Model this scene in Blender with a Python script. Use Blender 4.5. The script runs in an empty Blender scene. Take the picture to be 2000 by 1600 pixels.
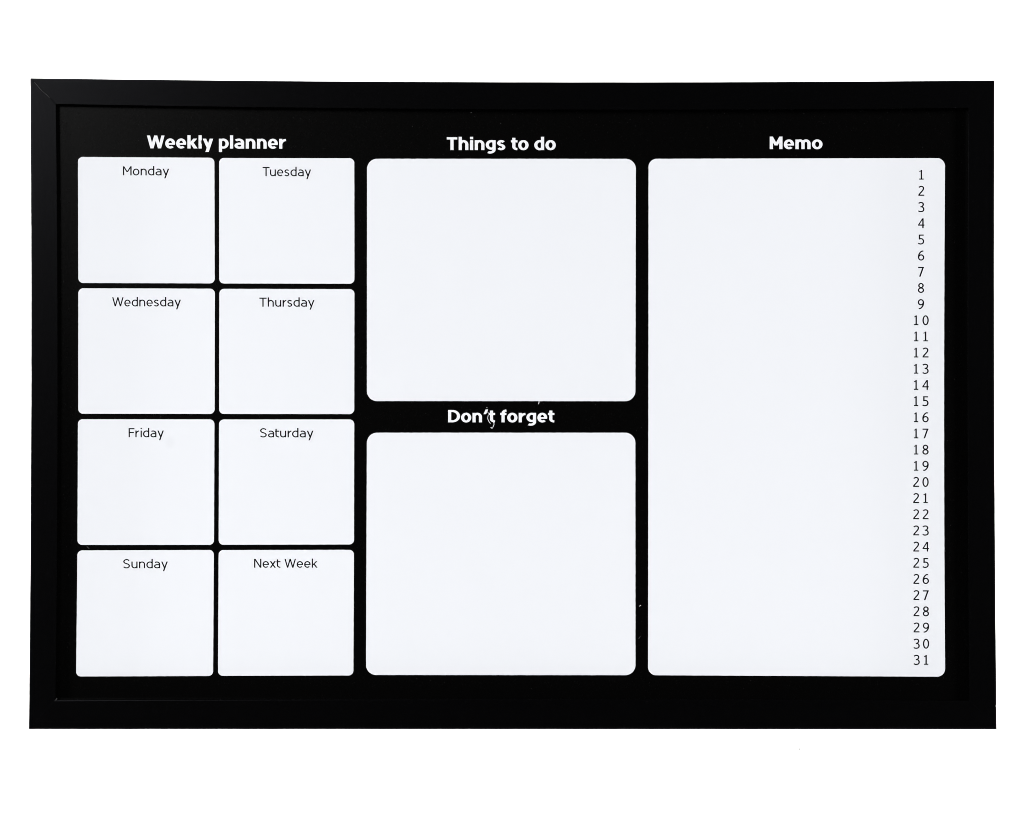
import bpy, math, random
from mathutils import Vector

C = bpy.context.scene
COL = C.collection

# ------------------------------------------------------------------ measures
D = 2.5            # camera distance to the front of the frame (m)
S = 0.0005         # size of one photograph pixel at that distance (m)
H = 1.30           # height of the picture centre above the studio floor (m)
BACK = 0.55        # the white paper hangs this far behind the frame's front
Z_PANEL = 0.009    # the printed sheet lies this far behind the frame's front

def P(px, py, d=0.0):
    """photograph pixel + depth behind the frame's front -> point in the studio"""
    k = S * (D + d) / D
    return Vector(((px - 1000.0) * k, d, (800.0 - py) * k + H))

# ------------------------------------------------------------------ camera
cam = bpy.data.objects.new('camera', bpy.data.cameras.new('camera'))
COL.objects.link(cam)
cam.location = (0, -D, H)
cam.rotation_euler = (math.radians(90), 0, 0)
cam.data.sensor_width = 36.0
cam.data.lens = 36.0 * D / (2000 * S)
cam.data.clip_start = 0.05
cam.data.clip_end = 100
C.camera = cam

# ------------------------------------------------------------------ light
w = bpy.data.worlds.new('World')
C.world = w
w.use_nodes = True
w.node_tree.nodes['Background'].inputs['Color'].default_value = (1, 1, 1, 1)
w.node_tree.nodes['Background'].inputs['Strength'].default_value = 0.02

def lamp(name, pos, aim, size, watts, sy=None):
    l = bpy.data.lights.new(name, 'AREA')
    l.energy = watts
    l.shape = 'RECTANGLE'
    l.size = size
    l.size_y = sy or size
    o = bpy.data.objects.new(name, l)
    COL.objects.link(o)
    o.location = pos
    o.rotation_euler = (Vector(aim) - Vector(pos)).to_track_quat('-Z', 'Y').to_euler()
    return o

KEY, FILL = 13.5, 206.0
lamp('key_softbox', (-1.55, -3.3, H + 1.15), (0.0, 0, H), 0.9, KEY)
for sx in (-1, 1):   # two unseen fill lamps, added to light the board evenly from the sides
    lamp('side_fill', (sx * 4.1, -2.35, H + 1.15), (0.0, 0, H), 1.1, FILL * (1.0 - 0.025 * sx))
for sx in (-1, 1):   # a pair of unseen lamps, added to wash out the white paper behind
    lamp('backdrop_fill', (sx * 1.25, 0.02, H), (sx * 0.25, BACK, H), 0.25, 30.0, 1.6)

C.cycles.filter_width = 0.9
C.view_settings.view_transform = 'Standard'
C.view_settings.look = 'None'
C.view_settings.exposure = 0.0
C.view_settings.gamma = 1.0

# ------------------------------------------------------------------ materials
def mat(name, color, rough, spec=0.5, bump=0.0, bscale=400.0, stretch=(1, 1, 1), cvar=0.0):
    m = bpy.data.materials.new(name)
    m.use_nodes = True
    nt = m.node_tree
    b = nt.nodes['Principled BSDF']
    b.inputs['Base Color'].default_value = (*color, 1)
    b.inputs['Roughness'].default_value = rough
    b.inputs['Specular IOR Level'].default_value = spec
    if bump or cvar:
        tc = nt.nodes.new('ShaderNodeTexCoord')
        mp = nt.nodes.new('ShaderNodeMapping')
        mp.inputs['Scale'].default_value = stretch
        n = nt.nodes.new('ShaderNodeTexNoise')
        n.inputs['Scale'].default_value = bscale
        n.inputs['Detail'].default_value = 4
        nt.links.new(tc.outputs['Object'], mp.inputs['Vector'])
        nt.links.new(mp.outputs['Vector'], n.inputs['Vector'])
        if bump:
            bp = nt.nodes.new('ShaderNodeBump')
            bp.inputs['Strength'].default_value = bump
            bp.inputs['Distance'].default_value = 0.0004
            nt.links.new(n.outputs['Fac'], bp.inputs['Height'])
            nt.links.new(bp.outputs['Normal'], b.inputs['Normal'])
        if cvar:
            r = nt.nodes.new('ShaderNodeMapRange')
            r.inputs['To Min'].default_value = rough - cvar
            r.inputs['To Max'].default_value = rough + cvar
            nt.links.new(n.outputs['Fac'], r.inputs['Value'])
            nt.links.new(r.outputs['Result'], b.inputs['Roughness'])
    return m

M_PAPER = mat('white_paper', (0.92, 0.92, 0.92), 0.9, 0.1, 0.05, 300)
M_RAIL_H = mat('black_rail_across', (0.0006, 0.0006, 0.0007), 0.26, 0.165, 0.05, 500, (0.10, 1, 1), 0.015)
M_RAIL_V = mat('black_rail_upright', (0.0006, 0.0006, 0.0007), 0.26, 0.165, 0.05, 500, (1, 1, 0.10), 0.015)
for m_ in (M_RAIL_H, M_RAIL_V):
    m_.node_tree.nodes['Principled BSDF'].inputs['Specular Tint'].default_value = (0.90, 0.91, 1.0, 1)
M_PANEL = mat('black_print', (0.0007, 0.00067, 0.00065), 0.27, 0.145, 0.03, 240, (1, 1, 1), 0.015)
M_WHITE = mat('white_gloss_sheet', (0.768, 0.782, 0.816), 0.40, 0.12)
M_LETTER = mat('white_print', (0.80, 0.81, 0.835), 0.45, 0.15)
M_INK = mat('black_ink', (0.003, 0.003, 0.0045), 0.5, 0.1)
M_GREY = mat('grey_scuff_and_glint', (0.05, 0.05, 0.05), 0.6, 0.2)
M_BACKING = mat('brown_fibreboard', (0.16, 0.10, 0.06), 0.8, 0.2, 0.2, 600)
M_STEEL = mat('grey_steel', (0.35, 0.35, 0.36), 0.4, 0.5)
M_STEEL.node_tree.nodes['Principled BSDF'].inputs['Metallic'].default_value = 1.0

# a faint thumb smudge on the Friday box
nt = M_WHITE.node_tree
b = nt.nodes['Principled BSDF']
geo = nt.nodes.new('ShaderNodeNewGeometry')
sub = nt.nodes.new('ShaderNodeVectorMath'); sub.operation = 'SUBTRACT'
sub.inputs[1].default_value = P(332, 864, Z_PANEL)
scl = nt.nodes.new('ShaderNodeVectorMath'); scl.operation = 'MULTIPLY'
scl.inputs[1].default_value = (1 / (13 * S), 0, 1 / (16 * S))
ln = nt.nodes.new('ShaderNodeVectorMath'); ln.operation = 'LENGTH'
mr = nt.nodes.new('ShaderNodeMapRange')
mr.interpolation_type = 'SMOOTHSTEP'
mr.inputs['From Min'].default_value = 0.2
mr.inputs['From Max'].default_value = 1.1
mr.inputs['To Min'].default_value = 1.0
mr.inputs['To Max'].default_value = 0.0
mx = nt.nodes.new('ShaderNodeMix'); mx.data_type = 'RGBA'
mx.inputs[6].default_value = b.inputs['Base Color'].default_value
mx.inputs[7].default_value = (0.740, 0.754, 0.787, 1)
nt.links.new(geo.outputs['Position'], sub.inputs[0])
nt.links.new(sub.outputs[0], scl.inputs[0])
nt.links.new(scl.outputs[0], ln.inputs[0])
nt.links.new(ln.outputs['Value'], mr.inputs['Value'])
nt.links.new(mr.outputs['Result'], mx.inputs[0])
nt.links.new(mx.outputs[2], b.inputs['Base Color'])

# ------------------------------------------------------------------ mesh helper
ROOT_LOC = P(1000, 1424, 0)

def link(name, verts, faces, material, parent=None, label=None, smooth=False):
    """one mesh object; children keep the board's own origin"""
    me = bpy.data.meshes.new(name)
    off = ROOT_LOC if parent is not None else Vector((0, 0, 0))
    me.from_pydata([tuple(Vector(v) - off) for v in verts], [], faces)
    me.materials.append(material)
    me.validate()
    me.update()
    if smooth:
        for p in me.polygons:
            p.use_smooth = True
    o = bpy.data.objects.new(name, me)
    COL.objects.link(o)
    if parent is not None:
        o.parent = parent
    if label:
        o['label'] = label
    return o

# ------------------------------------------------------------------ the white paper sweep
prof = [(BACK, 3.4), (BACK, 0.55)]
for i in range(1, 13):
    a = math.radians(90 * i / 12)
    prof.append((BACK - 0.55 + 0.55 * math.cos(a), 0.55 - 0.55 * math.sin(a)))
prof.append((-1.1, 0.0))
v, f = [], []
for (y, z) in prof:
    v += [(-3.2, y, z), (3.2, y, z)]
for i in range(len(prof) - 1):
    f.append((2 * i, 2 * i + 1, 2 * i + 3, 2 * i + 2))
bg = link('backdrop', v, f, M_PAPER, smooth=True)
bg['kind'] = 'structure'
bg['label'] = 'plain white paper backdrop behind the framed board'

# ------------------------------------------------------------------ the board
board = bpy.data.objects.new('planner_board', None)
COL.objects.link(board)
board.location = ROOT_LOC
board.empty_display_size = 0.1
board['label'] = 'black framed weekly planner whiteboard with white writing boxes, hanging before a white backdrop'
board['category'] = 'whiteboard'

def curve(a, m, b_, t):
    """a quadratic through a, m (at the middle) and b"""
    a, m, b_ = Vector(a), Vector(m), Vector(b_)
    c = 2 * m - (a + b_) / 2
    return a * (1 - t) ** 2 + c * 2 * t * (1 - t) + b_ * t * t

OUT = dict(tl=(59.2, 153.0), tr=(1942.6, 157.2), br=(1946.6, 1424.6), bl=(56.4, 1424.2),
           t=(1000, 160.8), r=(1941.8, 760), b=(1000, 1424.2), l=(61.0, 760))
INN = dict(tl=(109.4, 203.8), tr=(1891.2, 211.2), br=(1893.2, 1367.4), bl=(108.4, 1366.2),
           t=(1000, 214.0), r=(1889.6, 760), b=(1000, 1364.4), l=(112.6, 760))
# profile across a rail: share of the way from outer to inner edge, depth behind the front
def profile(lip):
    """lip = width of the rounded inner edge as a share of the rail"""
    return [(0.000, 0.020), (0.000, 0.0005), (0.002, 0.0002), (0.006, 0.00005), (0.06, 0.0), (0.5, 0.0), (1 - lip * 1.8, 0.0),
            (1 - lip, 0.005 * lip), (1 - lip * 0.4, 0.040 * lip), (1.000, 0.10 * lip + 0.0002), (1.000, 0.0125),
            (0.80, 0.0125), (0.80, 0.020)]

def rail(side, a, b_, material, lip, nick=None):
    RAIL = profile(lip)
    rng = random.Random(side)
    n = 48
    ts = [0.0, 0.0006] + [i / n for i in range(1, n)] + [0.9994, 1.0]
    if nick:
        ts = sorted(ts + [nick - 0.0018, nick, nick + 0.0018])
    verts, faces = [], []
    for t in ts:
        o = curve(OUT[a], OUT[side], OUT[b_], t)
        i_ = curve(INN[a], INN[side], INN[b_], t)
        e = (0.0 if side == 'b' else 0.0001) if t in (0.0, 1.0) else 0.0
        if 0.001 < t < 0.999:      # the foil-wrapped edge is not perfectly true
            o = o + Vector((rng.uniform(-0.1, 0.1), rng.uniform(-0.1, 0.1)))
        for k, (u, d) in enumerate(RAIL):
            uu = u
            if nick and abs(t - nick) < 1e-9 and k < 4:
                uu = u + 0.028
            q = o.lerp(i_, uu)
            verts.append(P(q.x, q.y, d + (e if 1 <= k <= 9 else 0.0)))
    m = len(RAIL)
    for i in range(len(ts) - 1):
        for k in range(m):
            k2 = (k + 1) % m
            faces.append((i * m + k, i * m + k2, (i + 1) * m + k2, (i + 1) * m + k))
    faces.append(tuple(range(m)))
    faces.append(tuple(reversed(range((len(ts) - 1) * m, len(ts) * m))))
    return link('frame_rail', verts, faces, material, board)

rail_top = rail('t', 'tl', 'tr', M_RAIL_H, 0.010)
rail('r', 'tr', 'br', M_RAIL_V, 0.020, nick=0.968)
rail_bottom = rail('b', 'br', 'bl', M_RAIL_H, 0.035)
rail_left = rail('l', 'bl', 'tl', M_RAIL_V, 0.008)

def slab(name, poly, d0, d1, material, parent, label=None):
    n = len(poly)
    verts = [P(x, y, d0) for x, y in poly] + [P(x, y, d1) for x, y in poly]
    faces = [tuple(reversed(range(n))), tuple(range(n, 2 * n))]
    for i in range(n):
        j = (i + 1) % n
        faces.append((i, j, n + j, n + i))
    return link(name, verts, faces, material, parent, label)

panel = slab('board_panel', [(100, 194), (1902, 200), (1903, 1378), (99, 1376)], Z_PANEL, 0.0121, M_PANEL, board)
slab('backing_sheet', [(104, 198), (1898, 204), (1899, 1374), (103, 1372)], 0.0124, 0.0160, M_BACKING, board)
for x in (560, 1440):     # the two arms that hold the board off the paper
    p = P(x, 420, 0.016)
    vs, fs = [], []
    for k, yy in enumerate((0.0162, BACK - 0.002)):
        for i in range(16):
            a = i / 16 * 2 * math.pi
            vs.append((p.x + 0.008 * math.cos(a), yy, p.z + 0.008 * math.sin(a)))
    for i in range(16):
        j = (i + 1) % 16
        fs.append((i, j, 16 + j, 16 + i))
    fs += [tuple(range(16)), tuple(reversed(range(16, 32)))]
    link('hanging_arm', vs, fs, M_STEEL, board)

# ------------------------------------------------------------------ white boxes
T_CELL = 0.0002
def rounded(tl, tr, br, bl, r, bulge=(0, 0, 0, 0), wob=0):
    """outline of a box with rounded corners; bulge = mid offsets of top, right, bottom, left"""
    c = [Vector(tl), Vector(tr), Vector(br), Vector(bl)]
    pts = []
    for i in range(4):
        p0, p1, p2 = c[i - 1], c[i], c[(i + 1) % 4]
        ua = (p0 - p1).normalized()
        ub = (p2 - p1).normalized()
        cen = p1 + ua * r + ub * r
        for k in range(13):
            a = math.radians(90 * k / 12)
            pts.append(cen - ub * r * math.cos(a) - ua * r * math.sin(a))
        q0 = p1 + ub * r
        q1 = p2 - ub * r
        nrm = [(0, 1), (1, 0), (0, 1), (1, 0)][i]
        n = max(24, int((q1 - q0).length / 6))
        for k in range(1, n):
            t = k / n
            q = q0.lerp(q1, t)
            s = 4 * t * (1 - t) * bulge[i]
            pts.append(Vector((q.x + nrm[0] * s, q.y + nrm[1] * s)))
    return [(p.x, p.y) for p in pts]

RAG = random.Random(7)
def cell(name, corners, r, label, bulge=(0, 0, 0, 0)):
    poly = rounded(*corners, r, bulge)
    poly = [(x + RAG.uniform(-0.12, 0.12), y + RAG.uniform(-0.12, 0.12)) for x, y in poly]   # slightly ragged print
    return slab(name, poly, Z_PANEL - T_CELL, Z_PANEL - 0.00005, M_WHITE, board, label)

Z_TEXT = Z_PANEL - T_CELL - 0.00005
Z_HEAD = Z_PANEL - 0.00008

# ------------------------------------------------------------------ lettering (own stroke alphabet)
class Face:
    def __init__(s, hx, hy, X, asc, desc, bold):
        s.hx, s.hy, s.X, s.asc, s.desc, s.bold = hx, hy, X, asc, desc, bold

REG = Face(0.070, 0.061, 0.735, 1.03, 0.33, False)
BOLD = Face(0.121, 0.086, 0.765, 1.03, 0.27, True)

def arc(cx, cy, rx, ry, a0, a1, n=22):
    return [(cx + rx * math.cos(math.radians(a0 + (a1 - a0) * i / n)),
             cy + ry * math.sin(math.radians(a0 + (a1 - a0) * i / n))) for i in range(n + 1)]

def spline(pts, n=8):
    out = []
    q = [pts[0]] + list(pts) + [pts[-1]]
    for i in range(1, len(q) - 2):
        p0, p1, p2, p3 = q[i - 1], q[i], q[i + 1], q[i + 2]
        for k in range(n):
            t = k / n
            out.append(tuple(0.5 * (2 * p1[j] + (p2[j] - p0[j]) * t + (2 * p0[j] - 5 * p1[j] + 4 * p2[j] - p3[j]) * t * t
                                    + (3 * p1[j] - p0[j] - 3 * p2[j] + p3[j]) * t ** 3) for j in (0, 1)))
    out.append(q[-1])
    return out

OV = 0.012
def glyph(ch, F):
    """strokes of one letter, cap height 1, ink starting at x = 0.
    returns (width, left side kind, right side kind, [strokes]); a stroke is ('s', points) or ('p', (x0,y0),(x1,y1), half)"""
    hx, hy, X, asc, desc, B = F.hx, F.hy, F.X, F.asc, F.desc, F.bold
    ov = OV
    st = []
    def s(pts): st.append(('s', pts))
    def stem(x, y0, y1): st.append(('p', (x, y0), (x, y1), hx))
    def bar(x0, x1, y, h=None):
        h = h or hy
        st.append(('q', [(x0, y - h), (x1, y - h), (x1, y + h), (x0, y + h)]))
    def para(a, b_, h): st.append(('p', a, b_, h))
    wn = 0.74 if B else 0.665
    def bowl_d(wd, y0, y1):      # open to the right, joined to a stem at the right
        cx, rx = wd * 0.56, wd * 0.56 - hx
        cy, ry = (y0 + y1) / 2, (y1 - y0) / 2 - hy + ov
        a = arc(cx, cy, rx, ry, 62, 298, 30)
        s([(wd - hx, cy + ry * 0.70)] + a + [(wd - hx, cy - ry * 0.70)])
    def hook(x0, x1):            # the arch of n, h, m from the stem x0 to the stem x1
        rx = (x1 - x0) / 2
        yc = X * (0.60 if not B else 0.56)
        ry = X + ov - hy - yc
        s([(x1, 0.0), (x1, yc * 0.5)] + arc(x1 - rx, yc, rx, ry, 0, 158, 26))
    if ch == 'o':
        wd = 0.79 if B else 0.72
        s(arc(wd / 2, X / 2, wd / 2 - hx, X / 2 + ov - hy, 0, 360, 40))
        return wd, 'r', 'r', st
    if ch == 'n':
        stem(hx, 0, X); hook(hx, wn - hx)
        return wn, 's', 's', st
    if ch == 'h':
        stem(hx, 0, asc); hook(hx, wn - hx)
        return wn, 's', 's', st
    if ch == 'm':
        wd = 1.13 if B else 1.05
        stem(hx, 0, X); hook(hx, wd / 2); hook(wd / 2, wd - hx)
        return wd, 's', 's', st
    if ch == 'u':
        stem(wn - hx, 0, X)
        rx = (wn - 2 * hx) / 2
        yc = X * 0.40
        s([(hx, X), (hx, (X + yc) / 2)] + arc(hx + rx, yc, rx, yc + ov - hy, 180, 338, 26))
        return wn, 's', 's', st
    if ch == 'r':
        wd = 0.54 if B else 0.42
        stem(hx, 0, X)
        if B:
            s(arc(wd * 1.0, X * 0.40, wd - hx, X * 0.60 - hy, 168, 92, 16))
        else:
            s(arc(wd * 1.02, X * 0.42, wd - hx, X * 0.58 + ov - hy, 165, 93, 16))
        return wd, 's', 'd', st
    if ch == 'i':
        stem(hx, 0, X)
        para((hx, asc), (hx, asc - (0.19 if B else 0.115)), hx if B else hx * 1.08)
        return 2 * hx, 's', 's', st
    if ch == 'l':
        stem(hx, 0, asc)
        return 2 * hx, 's', 's', st
    if ch == 'd':
        wd = 0.755 if B else 0.695
        bowl_d(wd, 0, X); stem(wd - hx, 0, asc)
        return wd, 'r', 's', st
    if ch == 'p':
        wd = 0.755
        k = len(st)
        bowl_d(wd, 0, X)
        st[k] = ('s', [(wd - x, y) for x, y in st[k][1]])
        stem(hx, -desc, X)
        return wd, 's', 'r', st
    if ch == 'g':
        wd = 0.755
        bowl_d(wd, 0.04, X)
        yc = -desc + 0.30
        s([(wd - hx, X), (wd - hx, (X + yc) / 2)] + arc(wd * 0.44, yc, wd * 0.56 - hx, 0.30 - hy, 0, -122, 24))
        return wd, 'r', 's', st
    if ch == 'a':
        wd = 0.745 if B else 0.665
        yc = X * 0.62
        rx = wd * (0.47 if B else 0.44) - (hx * 0.5 if B else 0)
        s([(wd - hx, 0), (wd - hx, yc * 0.6)] + arc(wd - hx - rx, yc, rx, X + ov - hy - yc, 0, 130 if not B else 139, 24))
        cx, rx = wd * 0.50, wd * 0.50 - hx
        top = X * (0.60 if B else 0.605)
        cy, ry = (top) / 2, top / 2 - hy + ov
        s([(wd - hx, top - hy * 0.9)] + arc(cx, cy, rx, ry, 96, 300, 26) + [(wd - hx, cy - ry * 0.62)])
        return wd, 'r', 's', st
    if ch == 'e':
        wd = 0.765 if B else 0.705
        yb = X * 0.515
        if B:
            s(arc(wd / 2, X / 2, wd / 2 - hx, X / 2 + ov - hy, -1, 312, 36))
            bar(hx, wd - 0.01, X * 0.46, hy * 0.78)
        else:
            s(arc(wd / 2, X / 2, wd / 2 - hx, X / 2 + ov - hy, -4, 316, 36))
            bar(hx, wd - 0.012, X * 0.485, hy * 0.84)
        return wd, 'r', 'r', st
    if ch in 'sS':
        c = ch == 'S'
        hh = 1.0 if c else X
        wd = (0.775 if c else (0.655 if B else 0.575))
        pts = [(.93, .875), (.74, .965), (.50, 1.0), (.22, .945), (.035, .765), (.20, .59), (.50, .51), (.80, .42),
               (.97, .24), (.79, .055), (.47, 0.0), (.22, .035), (.0, .125)]
        s(spline([(hx + x * (wd - 2 * hx), -ov + hy + y * (hh + 2 * ov - 2 * hy)) for x, y in pts]))
        return wd, 'r', 'r', st
    if ch == 'y':
        wd = 0.80 if B else 0.725
        h = hx * 1.08
        dx = 0.52 * wd
        slope = (wd - h - (dx)) / X
        xb = dx - slope * desc * 0.98
        para((h, X), (dx + (0.02 if B else 0.005), 0.05 if B else 0.02), h)
        para((wd - h, X), (xb, -desc), h)
        return wd, 'd', 'd', st
    if ch == 'k':
        wd = 0.775 if B else 0.63
        h = hx * (1.20 if B else 1.15)
        stem(hx, 0, asc)
        if B:
            para((wd - 0.03 - h, X), (hx * 1.9, X * 0.43), h)
            para((0.36, X * 0.54), (wd - h, 0), h)
        else:
            para((wd - 0.02 - h, X), (hx * 1.6, X * 0.42), h)
            para((0.245, X * 0.56), (wd - h, 0), h)
        return wd, 's', 'd', st
    if ch == 'x':
        wd = 0.665
        h = hx * 1.2
        para((h, X), (wd - h, 0), h); para((wd - h, X), (h, 0), h)
        return wd, 'd', 'd', st
    if ch == 't':
        wd = 0.50 if B else 0.44
        x0 = 0.10 if B else 0.04
        xs = x0 + hx
        yc = 0.26
        ytop = 0.95 if B else 0.94
        rx = wd - xs
        s([(xs, ytop), (xs, (ytop + yc) / 2)] + arc(xs + rx * 1.0, yc, rx, yc + ov - hy, 180, 268, 18))
        bar(0.0, wd, X - hy)
        return wd, 'd', 'd', st
    if ch == 'f':
        wd = 0.50
        xs = 0.10 + hx
        yc = 0.74
        rx = wd - xs
        s([(xs, 0), (xs, yc * 0.6)] + arc(xs + rx, yc, rx, asc + ov - hy - yc, 180, 94, 18))
        bar(0.0, wd - 0.02, X - hy)
        return wd, 'd', 'd', st
    if ch == "'":
        para((0.255, 1.04), (0.095, 0.66), 0.10)
        return 0.36, 'd', 'd', st
    if ch == 'T':
        wd = 0.80 if B else 0.79
        bar(0, wd, 1 - hy * 1.05, hy * 1.05); stem(wd / 2, 0, 1)
        return wd, 'd', 'd', st
    if ch == 'F':
        wd = 0.65
        stem(hx, 0, 1); bar(hx, wd, 1 - hy); bar(hx, wd - 0.07, 0.52)
        return wd, 's', 'd', st
    if ch == 'D':
        wd = 0.93
        cx = wd * 0.36
        s([(hx, 1 - hy), (cx * 0.9, 1 - hy)] + arc(cx, 0.5, wd - hx - cx, 0.5 - hy, 90, -90, 30) + [(cx * 0.9, hy), (hx, hy)])
        stem(hx, 0, 1)
        return wd, 's', 'r', st
    if ch == 'M':
        wd = 0.95 if B else 0.945
        stem(hx, 0, 1); stem(wd - hx, 0, 1)
        h = hx * (0.95 if B else 1.02)
        para((h * 1.05, 1.0), (wd / 2 + 0.0, 0.36 if not B else 0.30), h)
        para((wd - h * 1.05, 1.0), (wd / 2 - 0.0, 0.36 if not B else 0.30), h)
        return wd, 's', 's', st
    if ch == 'N':
        wd = 0.80
        stem(hx, 0, 1); stem(wd - hx, 0, 1)
        h = hx * 1.15
        para((h, 1.0), (wd - h, 0.0), h)
        return wd, 's', 's', st
    if ch == 'W':
        wd = 1.35 if B else 1.26
        h = hx * (0.98 if B else 0.97)
        q = wd * (0.285 if B else 0.275)
        para((h, 1), (q, 0), h); para((wd / 2, 1), (q, 0), h)
        para((wd / 2, 1), (wd - q, 0), h); para((wd - h, 1), (wd - q, 0), h)
        return wd, 'd', 'd', st
    # ---- figures (all on a body 0.63 wide)
    wd = 0.645
    if ch == '0':
        s(arc(wd / 2, 0.5, wd / 2 - hx, 0.5 + ov - hy, 0, 360, 40))
    elif ch == '1':
        xs = 0.325
        stem(xs, 0, 1.0)
        bar(0.10, 0.55, hy * 0.9, hy * 0.9)
        para((xs + 0.02, 0.99 - hy * 1.2), (0.115, 0.835), hx * 0.2)
        st[-1] = ('q', [(0.105, 0.80), (0.30, 0.835), (0.31, 0.99), (0.20, 0.905), (0.105, 0.885)])
    elif ch == '2':
        s([(0.075, 0.855)] + spline([(0.10, 0.875), (0.20, 0.935), (0.32, 0.96), (0.47, 0.915), (0.545, 0.77), (0.49, 0.595),
           (0.36, 0.43), (0.20, 0.25), (0.075, 0.10)]))
        bar(0.02, 0.62, hy)
    elif ch == '3':
        s(spline([(0.055, 0.87), (0.16, 0.94), (0.31, 0.96), (0.46, 0.915), (0.53, 0.77), (0.46, 0.61), (0.34, 0.535), (0.235, 0.53)]))
        s(spline([(0.235, 0.53), (0.36, 0.53), (0.50, 0.46), (0.575, 0.28), (0.50, 0.10), (0.30, 0.037), (0.14, 0.055), (0.03, 0.12)]))
    elif ch == '4':
        stem(0.50, 0, 1.0)
        bar(0.0, 0.645, 0.31)
        para((0.475, 0.985), (0.060, 0.335), hx * 0.95)
    elif ch == '5':
        bar(0.085, 0.58, 1 - hy)
        stem(0.085 + hx, 0.50, 0.99)
        s([(0.10, 0.525)] + spline([(0.145, 0.545), (0.30, 0.575), (0.475, 0.515), (0.565, 0.32), (0.49, 0.115), (0.29, 0.037), (0.13, 0.06), (0.03, 0.12)]))
    elif ch == '6':
        s(arc(0.325, 0.31, 0.325 - hx, 0.31 + ov - hy, 0, 360, 36))
        s(spline([(0.555, 0.945), (0.43, 0.955), (0.28, 0.87), (0.14, 0.68), (0.075, 0.48), (0.063, 0.30)]))
    elif ch == '7':
        bar(0.02, 0.62, 1 - hy)
        para((0.62 - hx * 1.15, 0.96), (0.20, 0.0), hx * 1.1)
    elif ch == '8':
        s(arc(0.322, 0.745, 0.285 - hx, 0.255 + ov - hy, 0, 360, 34))
        s(arc(0.322, 0.27, 0.322 - hx, 0.27 + ov - hy, 0, 360, 36))
    elif ch == '9':
        s(arc(0.32, 0.69, 0.32 - hx, 0.31 + ov - hy, 0, 360, 36))
        s(spline([(0.09, 0.055), (0.215, 0.045), (0.365, 0.13), (0.505, 0.32), (0.57, 0.52), (0.582, 0.70)]))
    return wd, 'r', 'r', st

def ribbon(pts, F):
    """left and right outline of a stroke drawn with an elliptical pen"""
    q = [pts[0]]
    for p in pts[1:]:
        if math.hypot(p[0] - q[-1][0], p[1] - q[-1][1]) > 1e-4:
            q.append(p)
    closed = math.hypot(q[0][0] - q[-1][0], q[0][1] - q[-1][1]) < 2e-3
    n = len(q)
    L, R = [], []
    for i in range(n):
        if closed:
            a, c = q[(i - 1) % (n - 1)], q[(i + 1) % (n - 1)] if i < n - 1 else q[1]
            if i == 0 or i == n - 1:
                a, c = q[n - 2], q[1]
        else:
            a, c = q[max(i - 1, 0)], q[min(i + 1, n - 1)]
        tx, ty = c[0] - a[0], c[1] - a[1]
        l = math.hypot(tx, ty) or 1
        nx, ny = -ty / l, tx / l
        k = math.sqrt((F.hx * nx) ** 2 + (F.hy * ny) ** 2) or 1
        ox, oy = F.hx ** 2 * nx / k, F.hy ** 2 * ny / k
        L.append((q[i][0] + ox, q[i][1] + oy))
        R.append((q[i][0] - ox, q[i][1] - oy))
    return L, R

SIDE_R = {'s': 0.075, 'r': 0.055, 'd': 0.025}
SIDE_B = {'s': 0.062, 'r': 0.038, 'd': 0.018}
KERN = {'Tu': -0.06, 'Th': 0.03, 'We': 0.0, "n'": 0.04, "'t": 0.0, 'ry': 0, 'xt': 0.02, 'fo': -0.01, 'rd': -0.02, 'rs': 0.0, 'ri': 0.06}

def word_layout(text, F, track=0.0):
    side = SIDE_B if F.bold else SIDE_R
    x, out, prev, pc = 0.0, [], None, ''
    for ch in text:
        if ch == ' ':
            x += 0.36 if F.bold else 0.38
            continue
        wd, l, r, st = glyph(ch, F)
        if prev is not None:
            x += side[prev] + side[l] + track + KERN.get(pc + ch, 0)
        out.append((x, st))
        x += wd
        prev, pc = r, ch
    return out, x

def lettering(name, text, F, x0, x1, base, cap, depth, material, parent, label=None, tilt=0.0, fit=True, digit=None):
    verts, faces, lay = [], [], 0
    if digit:     # figures sit on fixed centres
        items = []
        pitch = digit
        for i, ch in enumerate(text):
            wd, l, r, st = glyph(ch, F)
            items.append((((i - (len(text) - 1) / 2) * pitch - wd * cap / 2), st))
        sx, X0 = cap, x0
        items = [(a / sx, st) for a, st in items]
    else:
        items, total = word_layout(text, F)
        sx, X0 = (x1 - x0) / total, x0
    def put(q, d):
        px = X0 + q[0] * sx
        py = base - q[1] * cap + tilt * (px - X0)
        verts.append(P(px, py, d))
        return len(verts) - 1
    for gx, strokes in items:
        for s_ in strokes:
            d = depth - lay * 0.000003
            lay += 1
            if s_[0] == 's':
                L, R = ribbon(s_[1], F)
                a = [(put((gx + l[0], l[1]), d), put((gx + r[0], r[1]), d)) for l, r in zip(L, R)]
                for i in range(len(a) - 1):
                    faces.append((a[i][0], a[i][1], a[i + 1][1], a[i + 1][0]))
            elif s_[0] == 'p':
                (ax, ay), (bx, by), h = s_[1:]
                faces.append(tuple(put((gx + x, y), d) for x, y in ((ax - h, ay), (ax + h, ay), (bx + h, by), (bx - h, by))))
            else:
                faces.append(tuple(put((gx + x, y), d) for x, y in s_[1]))
    return link(name, verts, faces, material, parent, label)

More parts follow.
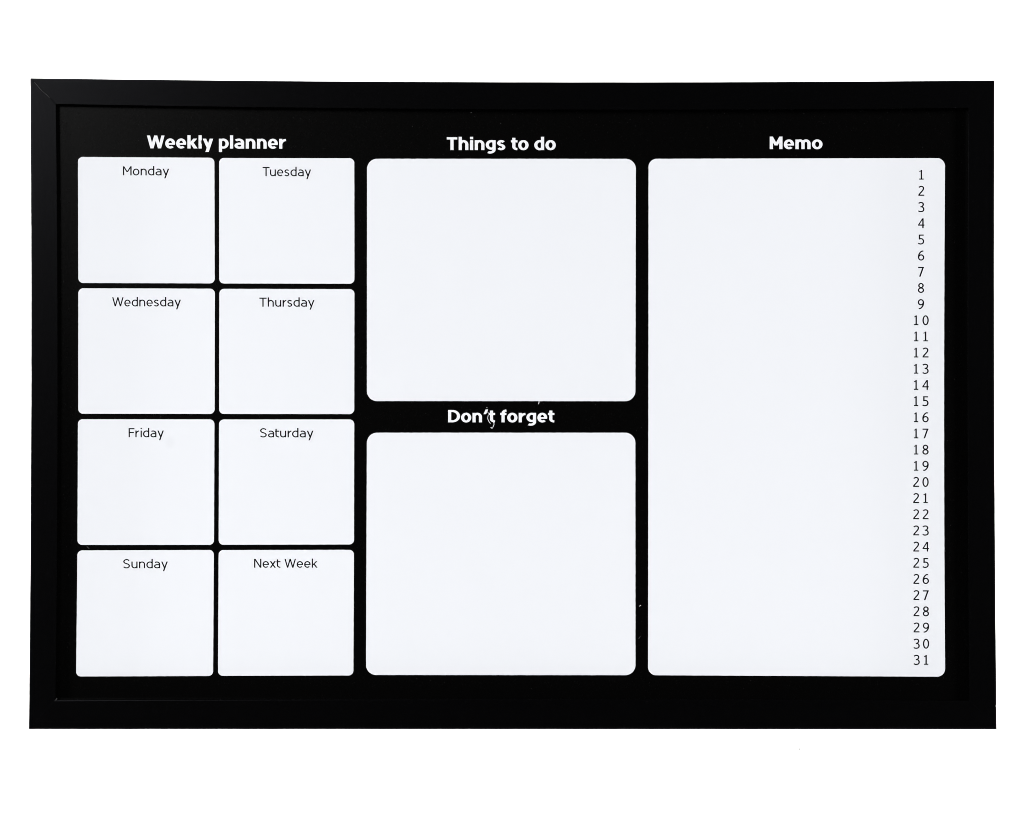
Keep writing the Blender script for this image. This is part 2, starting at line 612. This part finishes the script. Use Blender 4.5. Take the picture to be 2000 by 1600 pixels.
# ------------------------------------------------------------------ the weekly boxes
DAYS = [
    ('Monday', ((152.2, 306.6), (418.8, 308.3), (419.4, 553.7), (153.0, 552.9)), 240.1, 330.4, 342.7, 17.7),
    ('Tuesday', ((428.0, 308.7), (692.0, 309.2), (692.3, 554.4), (428.1, 553.9)), 512.8, 607.6, 344.2, 17.9),
    ('Wednesday', ((153.0, 563.2), (419.7, 564.0), (419.2, 808.7), (152.8, 808.3)), 219.1, 353.3, 598.6, 17.8),
    ('Thursday', ((428.4, 564.2), (692.3, 564.8), (691.9, 809.0), (428.0, 808.7)), 506.6, 614.2, 599.2, 17.7),
    ('Friday', ((152.2, 818.8), (418.9, 819.2), (418.0, 1064.5), (151.2, 1064.6)), 251.2, 320.0, 854.2, 17.8),
    ('Saturday', ((427.8, 819.4), (691.9, 819.3), (691.5, 1063.7), (427.0, 1064.3)), 507.4, 612.2, 854.4, 17.8),
    ('Sunday', ((151.2, 1075.2), (417.8, 1074.2), (416.2, 1320.5), (148.6, 1321.5)), 240.2, 327.8, 1110.1, 17.8),
    ('Next Week', ((427.0, 1074.4), (691.4, 1074.0), (690.2, 1319.5), (425.8, 1320.2)), 496.2, 620.2, 1109.0, 17.4),
]
for (txt, cor, x0, x1, base, cap) in DAYS:
    c = cell('day_box', cor, 9.5, 'white rounded box printed %s' % txt)
    lettering('day_name', txt, REG, x0, x1, base, cap, Z_TEXT, M_INK, c, tilt=0.0 if txt != 'Tuesday' else 0.002)

cell('note_box', ((716.8, 310.2), (1242.0, 310.3), (1241.0, 783.8), (716.5, 783.6)), 20, 'upper white box under Things to do')
cell('note_box', ((716.5, 845.2), (1241.0, 845.3), (1241.2, 1319.0), (714.8, 1318.6)), 20, 'lower white box under Don\'t forget')
memo = cell('memo_box', ((1266.6, 310.3), (1845.8, 308.8), (1846.0, 1322.0), (1265.6, 1319.0)), 16,
            'tall white box under Memo with the numbers 1 to 31', (0, -1.9, 0, 0.2))
for n in range(1, 32):
    t = (n - 1) / 30
    base = 351.0 + (1298.6 - 351.0) * t
    xc = 1799.6 - 1.2 * math.sin(t * math.pi)
    lettering('numeral', str(n), REG, xc, 0, base, 19.1, Z_TEXT, M_INK, memo, digit=18.4)

# ------------------------------------------------------------------ headings
lettering('heading', 'Weekly planner', BOLD, 287.0, 559.0, 289.9, 25.1, Z_HEAD, M_LETTER, board, 'white bold heading Weekly planner', tilt=0.0028)
lettering('heading', 'Things to do', BOLD, 872.6, 1085.5, 293.3, 25.2, Z_HEAD, M_LETTER, board, 'white bold heading Things to do')
lettering('heading', "Don't forget", BOLD, 875.2, 1082.8, 825.1, 24.2, Z_HEAD, M_LETTER, board, "white bold heading Don't forget")
lettering('heading', 'Memo', BOLD, 1503.4, 1606.5, 291.4, 24.4, Z_HEAD, M_LETTER, board, 'white bold heading Memo')

# ------------------------------------------------------------------ scratches and scuffs in the print
def scratch(pts, wd, material, depth=Z_PANEL - 0.0004, name='print_scratch', parent=None):
    """a thin worn or highlight line; wd in photograph pixels, one number or one per point"""
    ws = wd if isinstance(wd, (list, tuple)) else [wd] * len(pts)
    verts, faces = [], []
    for i, p in enumerate(pts):
        a, c = pts[max(i - 1, 0)], pts[min(i + 1, len(pts) - 1)]
        tx, ty = c[0] - a[0], c[1] - a[1]
        l = math.hypot(tx, ty) or 1
        nx, ny = -ty / l * ws[i] / 2, tx / l * ws[i] / 2
        verts += [P(p[0] + nx, p[1] + ny, depth), P(p[0] - nx, p[1] - ny, depth)]
    for i in range(len(pts) - 1):
        faces.append((2 * i, 2 * i + 1, 2 * i + 3, 2 * i + 2))
    return link(name, verts, faces, material, parent or panel)

def z8(x, y): return (860 + x / 8.333, 770 + y / 8.333)
scratch(spline([z8(762, 283), z8(782, 306), z8(806, 322)]), 0.8, M_LETTER)
scratch(spline([z8(779, 345), z8(772, 395), z8(788, 440), z8(817, 478)]), 1.2, M_LETTER)
scratch(spline([z8(866, 455), z8(874, 488), z8(862, 525), z8(850, 545)]), 1.2, M_LETTER)
scratch([z8(820, 540), z8(846, 560)], [1.7, 1.2], M_LETTER)
scratch([z8(752, 221), z8(764, 219)], 1.0, M_LETTER)
scratch([z8(1607, 112), z8(1606, 135), z8(1598, 162)], [1.4, 1.4, 1.1], M_LETTER)
scratch([(1248.2, 1184.4), (1250.4, 1183.2), (1252.4, 1181.8)], [0.6, 1.0, 0.4], M_LETTER)
scratch([(1247.4, 1247.6), (1249.2, 1245.4), (1250.6, 1243.0)], 1.0, M_GREY)
scratch([(169.6, 1067.6), (174.2, 1071.8)], 1.2, M_GREY)
scratch([(918.0, 220.8), (921.6, 220.2)], 0.8, M_GREY)
scratch([(977.0, 240.8), (978.6, 240.6)], 0.9, M_GREY)
scratch([(394.6, 273.6), (392.9, 276.4), (393.8, 281.5)], [0.7, 1.3, 0.5], M_PANEL, Z_HEAD - 0.0003)
scratch([(386.4, 264.4), (388.2, 263.2)], [1.0, 1.0], M_PANEL, Z_HEAD - 0.0003)

# worn foil along the top-left mitre, and one painted glint
scratch([(66.5, 160.0), (72.0, 166.5), (78.0, 173.2), (83.0, 178.2)], [0.3, 0.9, 1.0, 0.5], M_GREY, -0.00025, 'edge_wear_and_glint', rail_left)
scratch([(83.0, 178.2), (91.0, 185.4), (98.0, 192.6)], [0.5, 0.8, 0.3], M_GREY, -0.00025, 'edge_wear_and_glint', rail_left)
scratch([(107.6, 1368.0), (111.6, 1364.6)], [0.7, 1.3], M_GREY, -0.00025, 'edge_wear_and_glint', rail_left)  # highlight at the bottom-left inner corner, painted in grey

# a grey fleck in the white paper under the board
c0 = P(1562, 1463.2, BACK - 0.0006)
vs = [tuple(c0 + Vector((0.0012 * math.cos(i * 0.785), 0, 0.0008 * math.sin(i * 0.785)))) for i in range(8)]
me = bpy.data.meshes.new('paper_fleck'); me.from_pydata(vs, [], [tuple(range(8))]); me.materials.append(M_GREY)
fleck = bpy.data.objects.new('paper_fleck', me); COL.objects.link(fleck); fleck.parent = bg
